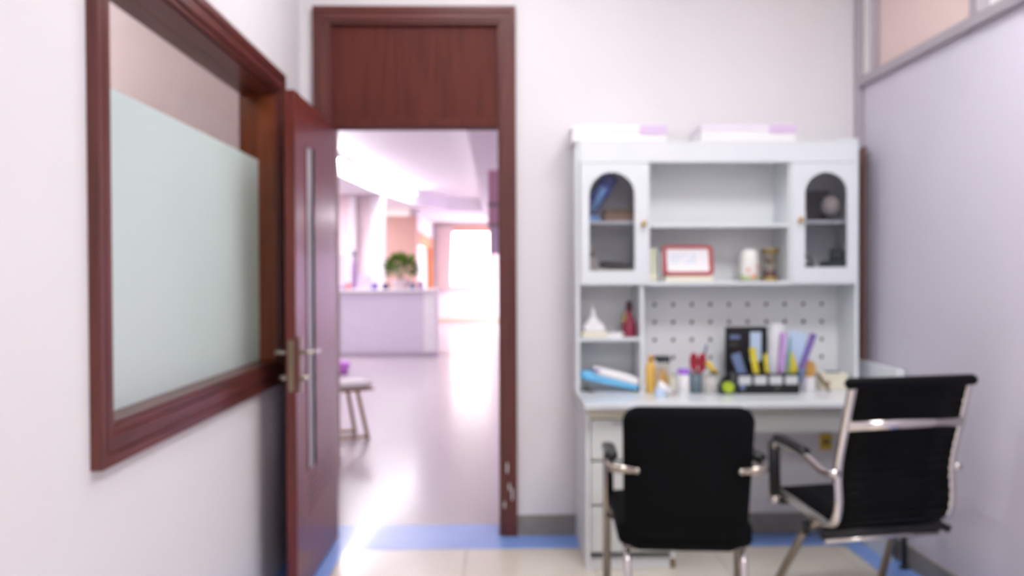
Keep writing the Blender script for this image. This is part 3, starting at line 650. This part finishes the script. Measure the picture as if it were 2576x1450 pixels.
fr.transform(tilt); obj('frame', fr, 'red_frame', t)
bm = bmesh.new(); bx(bm, -.107, .107, -.003, .004, -.061, .061); bm.transform(tilt); cd = obj('card', bm, 'paper_white', t)
for r_ in range(3):
    for c_ in range(6):
        if (r_ * 6 + c_) % 5 == 4: continue
        bm = bmesh.new(); bx(bm, -.085 + .022 * c_, -.071 + .022 * c_, -.0037, -.0028, .022 - .018 * r_, .03 - .018 * r_); bm.transform(tilt); obj('print', bm, 'ice_blue', cd)
t = thing('mug', 'tall white porcelain mug with coral flowers on the middle shelf', 'mug', (1.252, 4.23, lb))
latheo('body', [(.038, 0), (.044, .006), (.047, .05), (.046, .12), (.040, .148), (.034, .158), (.03, .15), (.036, .13), (.04, .05)], 'porcelain', t)
for a, z in ((-1.9, .055), (-1.2, .03), (-1.45, .02), (-.9, .07)):
    bm = bmesh.new(); bmesh.ops.create_uvsphere(bm, u_segments=8, v_segments=6, radius=.010); bm.transform(Matrix.Translation((.046 * math.cos(a), .046 * math.sin(a), z)) @ Matrix.Diagonal((1, .5, 1, 1))); obj('flower', bm, 'coral', t, smooth=True)
latheo('print_band', [(.0455, .004), (.0462, .012), (.0475, .028), (.0465, .03)], 'grass_print', t)
t = thing('hourglass', 'brass capped hourglass with plum sand on the middle shelf', 'hourglass', (1.356, 4.23, lb))
latheo('cap', [(.042, 0), (.044, .005), (.042, .018), (.034, .022)], 'brass_dull', t); latheo('cap', [(.034, .138), (.042, .142), (.044, .155), (.042, .160)], 'brass_dull', t)
latheo('bulb', [(.030, .022), (.033, .04), (.026, .065), (.006, .08), (.026, .095), (.033, .12), (.030, .138)], 'glass_jar', t); latheo('sand', [(.028, .023), (.030, .04), (.012, .058), (.002, .066)], 'plum_sand', t); latheo('sand', [(.004, .083), (.022, .10), (.024, .108)], 'plum_sand', t)
for k in range(3): a = k * 2.1 + .4; tubeo('post', [(.036 * math.cos(a), .036 * math.sin(a), .02), (.036 * math.cos(a), .036 * math.sin(a), .14)], .003, 'brass_dull', t, n=6)
# niche
nz = 1.036
t = thing('tissue_pack', 'white tissue pack with a peaked tissue on the niche shelf', 'tissues', (.475, 4.22, nz)); boxo('pack', (-.062, .065, -.05, .05, 0, .028), 'cream', t, .008); boxo('pack', (-.05, .052, -.045, .045, .028, .062), 'paper_white', t, .010)
latheo('tissue', [(.048, .060), (.042, .072), (.022, .088), (.012, .105), (.011, .13), (.001, .142)], 'paper_white', t, n=9)
t = thing('paper_sheet', 'small white folded paper lying on the niche shelf', 'paper', (.58, 4.21, nz)); boxo('sheet', (-.045, .03, -.03, .03, 0, .012), 'paper_white', t, .002); boxo('fold', (-.02, .045, -.025, .03, .012, .02), 'paper_white', t, .002)
bottle('bottle', 'wine red flask shaped bottle on the niche shelf', 'bottle', (.655, 4.24, nz), [(.034, 0), (.037, .01), (.036, .05), (.026, .085), (.014, .115), (.012, .13)], 'wine_red', [(.015, .128), (.017, .14), (.016, .165), (.010, .175)], 'wine_dark')
t = thing('gift_tag', 'gold tag hanging beside the wine red bottle neck', 'tag', (.622, 4.225, nz)); prismo('tag', [(-.006, .07), (.014, .07), (.02, .10), (.012, .12), (0, .105)], 'y', -.002, .002, 'brass_dull', t); tubeo('string', [(.012, 0, .118), (.024, .006, .132)], .0015, 'gold', t, n=5)
t = thing('wipes_pack', 'blue and white wet wipes packet slumped in the lower niche', 'packet', (.55, 4.18, DT))
bm = bmesh.new(); pillow(bm, rrect(.275, .12, .02), .052, lambda u, v, w: (.548 + u, 4.20 + v, DT + .058 + w - .20 * u - .9 * u * u * .3)); pk = obj('packet', bm, 'blue_sky', t, smooth=True, world=True)
bm = bmesh.new(); pillow(bm, rrect(.215, .125, .02), .042, lambda u, v, w: (.58 + u, 4.197 + v, DT + .082 + w - .27 * (u + .02))); obj('flap', bm, 'paper_white', pk, smooth=True, world=True)
bm = bmesh.new(); pillow(bm, rrect(.03, .05, .01), .01, lambda u, v, w: (.482 + u, 4.150 + v, DT + .108 + w)); obj('sticker', bm, 'violet', pk, smooth=True, world=True)
t = thing('binder_clip', 'small black binder clip at the niche edge', 'clip', (.675, 4.16, DT)); prismo('body', [(-.014, 0), (.014, 0), (.004, .022), (-.004, .022)], 'y', -.014, .014, 'dark_grey', t); tubeo('wire', spline([(-.006, -.006, .02), (-.008, 0, .04), (-.006, .006, .02)]), .0015, 'steel', t, n=5)
t = thing('cable_end', 'short dark cable coil at the left niche edge', 'cable', (.425, 4.14, DT)); tubeo('coil', [(.018 * math.cos(a * .5), .018 * math.sin(a * .5), .004 + .0012 * a) for a in range(26)], .003, 'dark_grey', t, n=6); tubeo('plug', [(.018, 0, .008), (.04, -.01, .008)], .006, 'dark_grey', t, n=8)

# ---------------------------------------------------------------- things on the desk
D = DT
t = thing('bottle', 'tall amber bottle beside the niche divider', 'bottle', (.742, 4.12, D)); latheo('body', [(.022, 0), (.025, .006), (.025, .12), (.016, .145), (.012, .15)], 'amber', t); latheo('cap', [(.014, .15), (.014, .176), (.010, .18)], 'amber_deep', t)
t = thing('jar', 'clear jar of amber sticks with black lid', 'jar', (.796, 4.09, D)); latheo('glass', [(.028, 0), (.032, .006), (.032, .14), (.028, .15)], 'glass_jar', t); latheo('lid', [(.033, .150), (.034, .155), (.034, .178), (.030, .180)], 'cap_black', t)
for k in range(9):
    a = k * .7; rr = .018 if k < 7 else .006; tubeo('stick', [(rr * math.cos(a), rr * math.sin(a), .004), (rr * 1.1 * math.cos(a + .2), rr * 1.1 * math.sin(a + .2), .09 + .012 * (k % 4))], .004, 'amber_deep' if k % 2 else 'amber', t, n=6)
bottle('bottle', 'small cream bottle behind the white tube', 'bottle', (.846, 4.13, D), [(.016, 0), (.018, .004), (.018, .06), (.010, .072)], 'cream', [(.010, .072), (.010, .088), (.007, .09)], 'cream')
t = thing('cream_tube', 'white cream tube lying tilted at the front of the desk', 'tube', (.79, 4.0, D)); bm = bmesh.new(); tube(bm, [(-.035, .0, .056), (-.01, 0, .04), (.028, 0, .018)], lambda f: .022 - .006 * f, 12, rx=None); obj('body', bm, 'paper_white', t, smooth=True); tubeo('cap', [(.028, 0, .018), (.046, 0, .012)], .010, 'dusty_pink', t); boxo('box_rest', (-.05, -.005, -.02, .02, 0, .036), 'ice_blue', t, .003)
bottle('bottle', 'white bottle with purple cap on the desk', 'bottle', (.897, 4.10, D), [(.025, 0), (.028, .005), (.028, .085), (.024, .092)], 'paper_white', [(.029, .092), (.030, .096), (.030, .112), (.026, .116)], 'purple_cap')
def cup(name, label, loc, r, h, m):
    t = thing(name, label, 'cup', loc); latheo('wall', [(r * .92, 0), (r, .004), (r, h), (r * .9, h), (r * .88, .008), (.002, .008)], m, t); latheo('rim', [(r * 1.0, h - .002), (r * 1.05, h), (r * 1.05, h + .004), (r * .93, h + .004)], m, t); return t
cup('pen_cup', 'slate blue pen cup holding red scissors', (.955, 4.10, D), .029, .092, 'cup_slate')
t = thing('scissors', 'red handled scissors standing in the slate pen cup', 'scissors', (.965, 4.10, D))
for sx, c_ in ((-1, (-.020, .150)), (1, (.022, .146))):
    ring = [(c_[0] + .010 * math.cos(a * PI / 8) , .004 * sx, c_[1] + .036 * math.sin(a * PI / 8)) for a in range(17)]; tubeo('handle', ring, .0105, 'red_handle', t, n=8)
    tubeo('shank', [(c_[0] * .9, .004 * sx, .118), (-c_[0] * .3, .004 * sx, .085)], .008, 'red_handle', t, n=8); boxo('blade', (-.004 - .004 * sx, .004 - .004 * sx, .002 * sx - .001, .002 * sx + .001, .012, .09), 'steel', t, 0)
t = thing('pen', 'grey pen leaning out of the slate pen cup', 'pen', (.985, 4.11, D)); tubeo('barrel', [(-.018, 0, .02), (.012, 0, .16), (.018, 0, .19)], .0055, 'red_handle', t); tubeo('clip_end', [(.018, 0, .19), (.026, 0, .232)], .006, 'slate_blue', t)
for o_ in (): pass
cup('pen_cup', 'pale grey square-sided cup holding a yellow cutter', (1.020, 4.08, D), .036, .085, 'cup_beige')
t = thing('box_cutter', 'yellow and black cutter leaning in the pale grey cup', 'cutter', (1.020, 4.08, D)); bm = bmesh.new(); tube(bm, [(.034, 0, .085), (-.016, 0, .15)], .014, 8); obj('handle', bm, 'mustard', t, smooth=True); tubeo('grip', [(-.002, .01, .02), (.022, 0, .105)], .018, 'black_plastic', t)
t = thing('tape_dispenser', 'green and black tape dispenser beside the organizer', 'dispenser', (1.088, 4.06, D)); bm = bmesh.new(); lathe(bm, [(.012, -.014), (.026, -.014), (.026, .014), (.012, .014)], n=20); bm.transform(Matrix.Translation((.008, -.015, .033)) @ Matrix.Rotation(PI / 2, 4, 'X')); obj('tape_roll', bm, 'lime', t, smooth=False)
boxo('body', (-.032, .034, .0, .035, 0, .05), 'teal_dark', t, .008); prismo('arm', [(-.03, .04), (.0, .04), (.034, .085), (.02, .098), (-.006, .08)], 'y', .002, .03, 'black_plastic', t, .003); boxo('base', (-.034, .036, -.034, .035, 0, .008), 'teal_dark', t, .003)
# black desk organizer
t = thing('desk_organizer', 'black desk organizer with four white labels', 'organizer', (1.287, 4.09, D)); ox0, ox1, oy0, oy1 = 1.135, 1.440, 4.045, 4.15
boxo('front', (ox0, ox1, oy0, oy0 + .005, D, D + .098), 'black_plastic', t, .002, world=True); boxo('back', (ox0, ox1, oy1 - .005, oy1, D, D + .13), 'black_plastic', t, .002, world=True); boxo('bottom', (ox0, ox1, oy0, oy1, D, D + .006), 'black_plastic', t, .001, world=True)
for k in range(5): x = ox0 + (ox1 - ox0 - .005) * k / 4; boxo('divider', (x, x + .005, oy0 + .005, oy1 - .005, D + .006, D + .10), 'black_plastic', t, .001, world=True)
for k in range(4): x = ox0 + .012 + .0745 * k; boxo('label_card', (x, x + .060, oy0 - .002, oy0, D + .045, D + .085), 'socket_white', t, .0008, world=True)
boxo('print', (1.155, 1.178, oy0 - .0016, oy0, D + .02, D + .045), 'slate_blue', t, .0005, world=True); boxo('print', (1.32, 1.345, oy0 - .0016, oy0, D + .015, D + .04), 'dark_grey', t, .0005, world=True)
t = thing('book', 'large black book standing behind the organizer', 'book', (1.232, 4.22, D)); boxo('cover', (1.132, 1.336, 4.205, 4.210, D, D + .31), 'black_plastic', t, .003, world=True); boxo('pages', (1.137, 1.332, 4.210, 4.228, D + .004, D + .306), 'paper_white', t, .001, world=True); boxo('cover', (1.132, 1.336, 4.228, 4.233, D, D + .31), 'black_plastic', t, .003, world=True)
boxo('picture', (1.25, 1.305, 4.2035, 4.2052, D + .14, D + .285), 'ice_blue', t, .001, world=True, label='pale printed picture'); boxo('title_block', (1.148, 1.20, 4.2035, 4.2052, D + .25, D + .27), 'slate_blue', t, .0005, world=True); boxo('title_block', (1.148, 1.19, 4.2035, 4.2052, D + .215, D + .228), 'dark_grey', t, .0005, world=True)
def leaned(name, label, cat, x, y, w, h, th, rot, m, part='sheet', z=0.01, extra=None, shape=None):
    t = thing(name, label, cat, (x, y, D + z)); bm = bmesh.new()
    if shape: prism(bm, shape, 'y', -th / 2, th / 2)
    else: bx(bm, -w / 2, w / 2, -th / 2, th / 2, 0, h, min(th * .3, .002), 1)
    bm.transform(Matrix.Rotation(rot, 4, 'Y')); o = obj(part, bm, m, t)
    bm = bmesh.new(); bx(bm, -w * .3, w * .3, -th / 2 - .0007, -th / 2 + .0002, h * .08, h * .16); bm.transform(Matrix.Rotation(rot, 4, 'Y')); obj('print', bm, 'paper_white', o); return t
leaned('brochure', 'slate blue brochure leaning in the first organizer slot', 'brochure', 1.20, 4.075, .045, .19, .004, -.32, 'slate_blue')
leaned('sticky_notes', 'tall yellow note strip in the second organizer slot', 'notes', 1.255, 4.075, .03, .21, .008, -.16, 'yellow')
leaned('sticky_notes', 'short yellow note strip in the middle of the organizer', 'notes', 1.308, 4.10, .024, .175, .008, -.08, 'yellow')
leaned('folder', 'pale blue folder standing behind the yellow notes', 'folder', 1.318, 4.13, .03, .165, .004, 0.0, 'ice_blue')
leaned('folder', 'lilac spined folder standing upright in the third slot', 'folder', 1.358, 4.10, .019, .28, .05, .08, 'lilac')
leaned('folder', 'tall white folder behind the lilac spine', 'folder', 1.352, 4.135, .055, .315, .004, .04, 'white_board')
leaned('folder', 'ice blue clear folder fanned in the fourth slot', 'folder', 1.415, 4.12, .085, .285, .004, .16, 'ice_blue')
leaned('sticky_notes', 'yellow triangular paper corner in the fourth slot', 'notes', 1.395, 4.085, .04, .19, .003, .1, 'yellow', shape=[(-.02, 0), (.0, 0), (.04, .11), (.005, .19), (-.012, .17)])
leaned('pencil', 'teal tipped grey pencil in the fourth slot', 'pencil', 1.392, 4.075, .008, .255, .006, .05, 'teal')
leaned('folder', 'violet spined folder slanting right in the last slot', 'folder', 1.425, 4.10, .017, .29, .05, .36, 'violet')
leaned('card', 'slate blue card low in the last organizer slot', 'card', 1.418, 4.07, .035, .12, .003, .4, 'slate_blue')
# right of the organizer
bottle('cup', 'small white paper cup right of the organizer', 'cup', (1.510, 4.12, D), [(.026, 0), (.028, .004), (.032, .07), (.033, .074), (.030, .074), (.026, .01)], 'paper_white')
t = thing('wooden_brush', 'round wooden brush head resting in the white paper cup', 'brush', (1.515, 4.13, D)); bm = bmesh.new(); pillow(bm, [(.033 * math.cos(a * PI / 10), .042 * math.sin(a * PI / 10)) for a in range(20)], .022, lambda u, v, w: (u, w, .108 + v)); obj('head', bm, 'light_wood', t, smooth=True); tubeo('handle', [(0, 0, .015), (0, 0, .075)], .008, 'light_wood', t)
t = thing('wooden_stick', 'brown wooden stick leaning against the brush cup', 'stick', (1.575, 4.12, D)); tubeo('stick', [(.028, -.01, .008), (-.02, .0, .085)], .008, 'brown_wood', t, n=8); tubeo('tip', [(.028, -.01, .008), (.036, -.012, .002)], .006, 'slate_blue', t, n=8)
t = thing('carton', 'low cream carton at the right end of the desk', 'box', (1.65, 4.22, D)); boxo('box', (-.055, .075, -.04, .05, 0, .062), 'cream', t, .003); boxo('lid', (-.058, .078, -.043, .053, .062, .08), 'cream', t, .003); boxo('print', (-.04, -.01, -.0415, -.0395, .02, .04), 'tan_card', t, .0005); boxo('handle', (-.02, .05, -.02, .02, .08, .088), 'cup_slate', t, .003)

# ---------------------------------------------------------------- under the desk
t = thing('wall_socket', 'white wall socket under the desk', 'socket', (1.468, BY, .43)); boxo('plate', (-.036, .036, -.009, 0, 0, .072), 'socket_white', t, .003)
for x, z in ((-.008, .05), (.008, .05), (-.01, .026), (.01, .026), (0, .016)): boxo('slot', (x - .0015, x + .0015, -.0096, -.0085, z - .005, z + .005), 'hole_shade', t, 0)
t = thing('notice_tag', 'yellow square tag on the wall under the desk right end', 'tag', (1.70, BY, .43)); boxo('plate', (-.03, .03, -.012, 0, 0, .085), 'mustard', t, .002); boxo('print', (-.018, .018, -.0127, -.0118, .03, .055), 'brown_wood', t, 0)

# ================================================================= CHAIRS
ch = thing('visitor_chair', 'black fabric visitor chair with grey tube legs, seen from behind', 'chair', (.680, 3.20, 0), rz=-.085)
bm = bmesh.new()
def warp_back(u, v, w):
    # u across, v up (0 at bottom of the shell), w through the cushion
    lean = -.205 - .10 * (v / .53) + .06 * max(0, .12 - v) / .12
    return Vector((u, lean + w + .35 * u * u - .012 * math.cos(v * 6), .352 + v))
ol = []
for p in rrect(.445, .53, .055, 7):
    u, v = p[0], p[1] + .265
    u *= 1 - .0 * v
    if v < .12: u *= .93 + .07 * v / .12
    ol.append((u, v))
pillow(bm, ol, .055, warp_back, 8); obj('backrest', bm, 'black_fabric', ch, smooth=True)
bm = bmesh.new(); pillow(bm, rrect(.495, .46, .05, 7), .09, lambda u, v, w: Vector((u * (1 - .05 * (v < 0)), v + .02, .425 + w + .10 * max(0, -v - .1) * -1.0 + .03 * (v + .2))), 8); obj('seat', bm, 'black_fabric', ch, smooth=True)
for s in (-1, 1):
    path = rounded([(s * .262, .215, .012), (s * .258, .215, .60), (s * .258, .17, .635), (s * .262, -.22, .668), (s * .262, -.262, .668), (s * .175, -.275, .664)], .05, 6)
    fr_ = tubeo('arm_frame', path, .016, 'tube_grey', ch)
    latheo('glide', [(.016, 0), (.018, .004), (.016, .014)], 'black_plastic', fr_, c=(s * .262, .215, 0), n=12)
    tubeo('arm_pad', spline([(s * .258, .20, .655), (s * .258, .10, .672), (s * .260, -.08, .688), (s * .262, -.17, .69)], 5), .016, 'black_plastic', ch, rx=.026)
    tubeo('post_sleeve', [(s * .246, .20, .44), (s * .248, .20, .60)], .013, 'black_fabric', ch)
    rl = tubeo('rear_leg', rounded([(s * .20, -.27, .012), (s * .205, -.17, .36), (s * .215, .15, .37)], .05, 5), .014, 'chrome', ch)
    latheo('glide', [(.014, 0), (.016, .004), (.014, .014)], 'black_plastic', rl, c=(s * .20, -.27, 0), n=12)
    tubeo('side_rail', [(s * .26, .205, .375), (s * .215, .15, .372), (s * .21, -.16, .362)], .010, 'tube_grey', ch)
    tubeo('arm_bolt', [(s * .178, -.29, .664), (s * .178, -.262, .664)], .010, 'steel', ch, n=8)
tubeo('cross_rail', [(-.24, .20, .372), (.24, .20, .372)], .010, 'tube_grey', ch); tubeo('cross_rail', [(-.21, -.16, .362), (.21, -.16, .362)], .010, 'tube_grey', ch)

c2 = thing('conference_chair', 'black ribbed conference chair with chrome side rails and armrests', 'chair', (1.413, 3.33, 0), rz=.20)
prof = spline([(0, .245, .425), (0, .22, .452), (0, .10, .448), (0, -.08, .425), (0, -.165, .418), (0, -.215, .445), (0, -.232, .51), (0, -.228, .60), (0, -.240, .68), (0, -.275, .80), (0, -.318, .945)], 12)
def sling(bm, path, hw, th, ribs):
    N = len(path); L = [0]
    for a, b in zip(path, path[1:]): L.append(L[-1] + (b - a).length)
    rows = []
    for i, p in enumerate(path):
        t_ = (path[min(i + 1, N - 1)] - path[max(i - 1, 0)]).normalized(); nrm = Vector((0, -t_.z, t_.y))
        q = th * (.55 + .45 * abs(math.sin(PI * ribs * L[i] / L[-1])))
        rows.append([bm.verts.new(p + Vector((x, 0, 0)) + nrm * q * s) for s in (1, -1) for x in ((-hw, -hw * .5, 0, hw * .5, hw) if s > 0 else (hw, hw * .5, 0, -hw * .5, -hw))])
    for a, b in zip(rows, rows[1:]):
        for k in range(10): bm.faces.new((a[k], a[(k + 1) % 10], b[(k + 1) % 10], b[k]))
    bm.faces.new(rows[0][::-1]); bm.faces.new(rows[-1])
bm = bmesh.new(); seat_part = prof[:49]; sling(bm, seat_part, .222, .012, 13); obj('seat', bm, 'black_leather', c2, smooth=True)
bm = bmesh.new(); sling(bm, prof[48:], .222, .012, 17); obj('backrest', bm, 'black_leather', c2, smooth=True)
tubeo('top_roll', [(-.262, -.320, .952), (-.25, -.320, .955), (.25, -.320, .955), (.262, -.320, .952)], lambda f: .021 if .02 < f < .98 else .014, 'black_leather', c2, n=14)
for s in (-1, 1):
    tubeo('side_rail', [p + Vector((s * .236, 0, 0)) for p in prof], .014, 'chrome', c2, n=10, rx=.018)
    arm = tubeo('arm_frame', rounded([(s * .25, -.250, .625), (s * .268, -.20, .615), (s * .272, -.08, .655), (s * .272, .125, .668), (s * .272, .155, .64), (s * .268, .15, .455), (s * .25, .15, .445)], .035, 6), .014, 'chrome', c2, n=10, rx=.016)
    tubeo('pad', spline([(s * .272, -.07, .668), (s * .272, .04, .680), (s * .272, .135, .682)], 6), .018, 'black_plastic', arm, rx=.025)
    tubeo('pad', [(s * .272, .156, .665), (s * .270, .156, .54), (s * .268, .152, .45)], .020, 'black_plastic', arm, rx=.024)
    tubeo('bolt', [(s * .25, .15, .432), (s * .29, .15, .432)], .016, 'chrome', arm)
    lg = tubeo('leg', rounded([(s * .10, -.02, .385), (s * .20, .02, .37), (s * .255, .22, .014), (s * .255, .10, .014), (s * .255, -.26, .014)], .05, 6), .016, 'tube_grey', c2)
    tubeo('bolt', [(s * .235, -.02, .34), (s * .235, -.02, .385)], .016, 'black_plastic', c2, n=10)
tubeo('cross_bar', [(-.235, -.288, .80), (.235, -.288, .80)], .019, 'chrome', c2, rx=.011)
tubeo('floor_bar', [(-.255, -.26, .014), (.255, -.26, .014)], .0125, 'tube_grey', c2)
tubeo('seat_bar', [(-.25, -.15, .380), (.25, -.15, .380)], .022, 'black_plastic', c2); tubeo('seat_bar', [(-.24, -.155, .352), (.24, -.155, .352)], .010, 'chrome', c2); tubeo('seat_bar', [(-.25, .14, .425), (.25, .14, .425)], .012, 'black_plastic', c2)
boxo('seat_plate', (-.12, .12, -.10, .12, .385, .405), 'black_plastic', c2, .006)
tubeo('tilt_lever', [(.12, -.12, .385), (.25, -.15, .38), (.285, -.16, .362)], .016, 'black_plastic', c2)
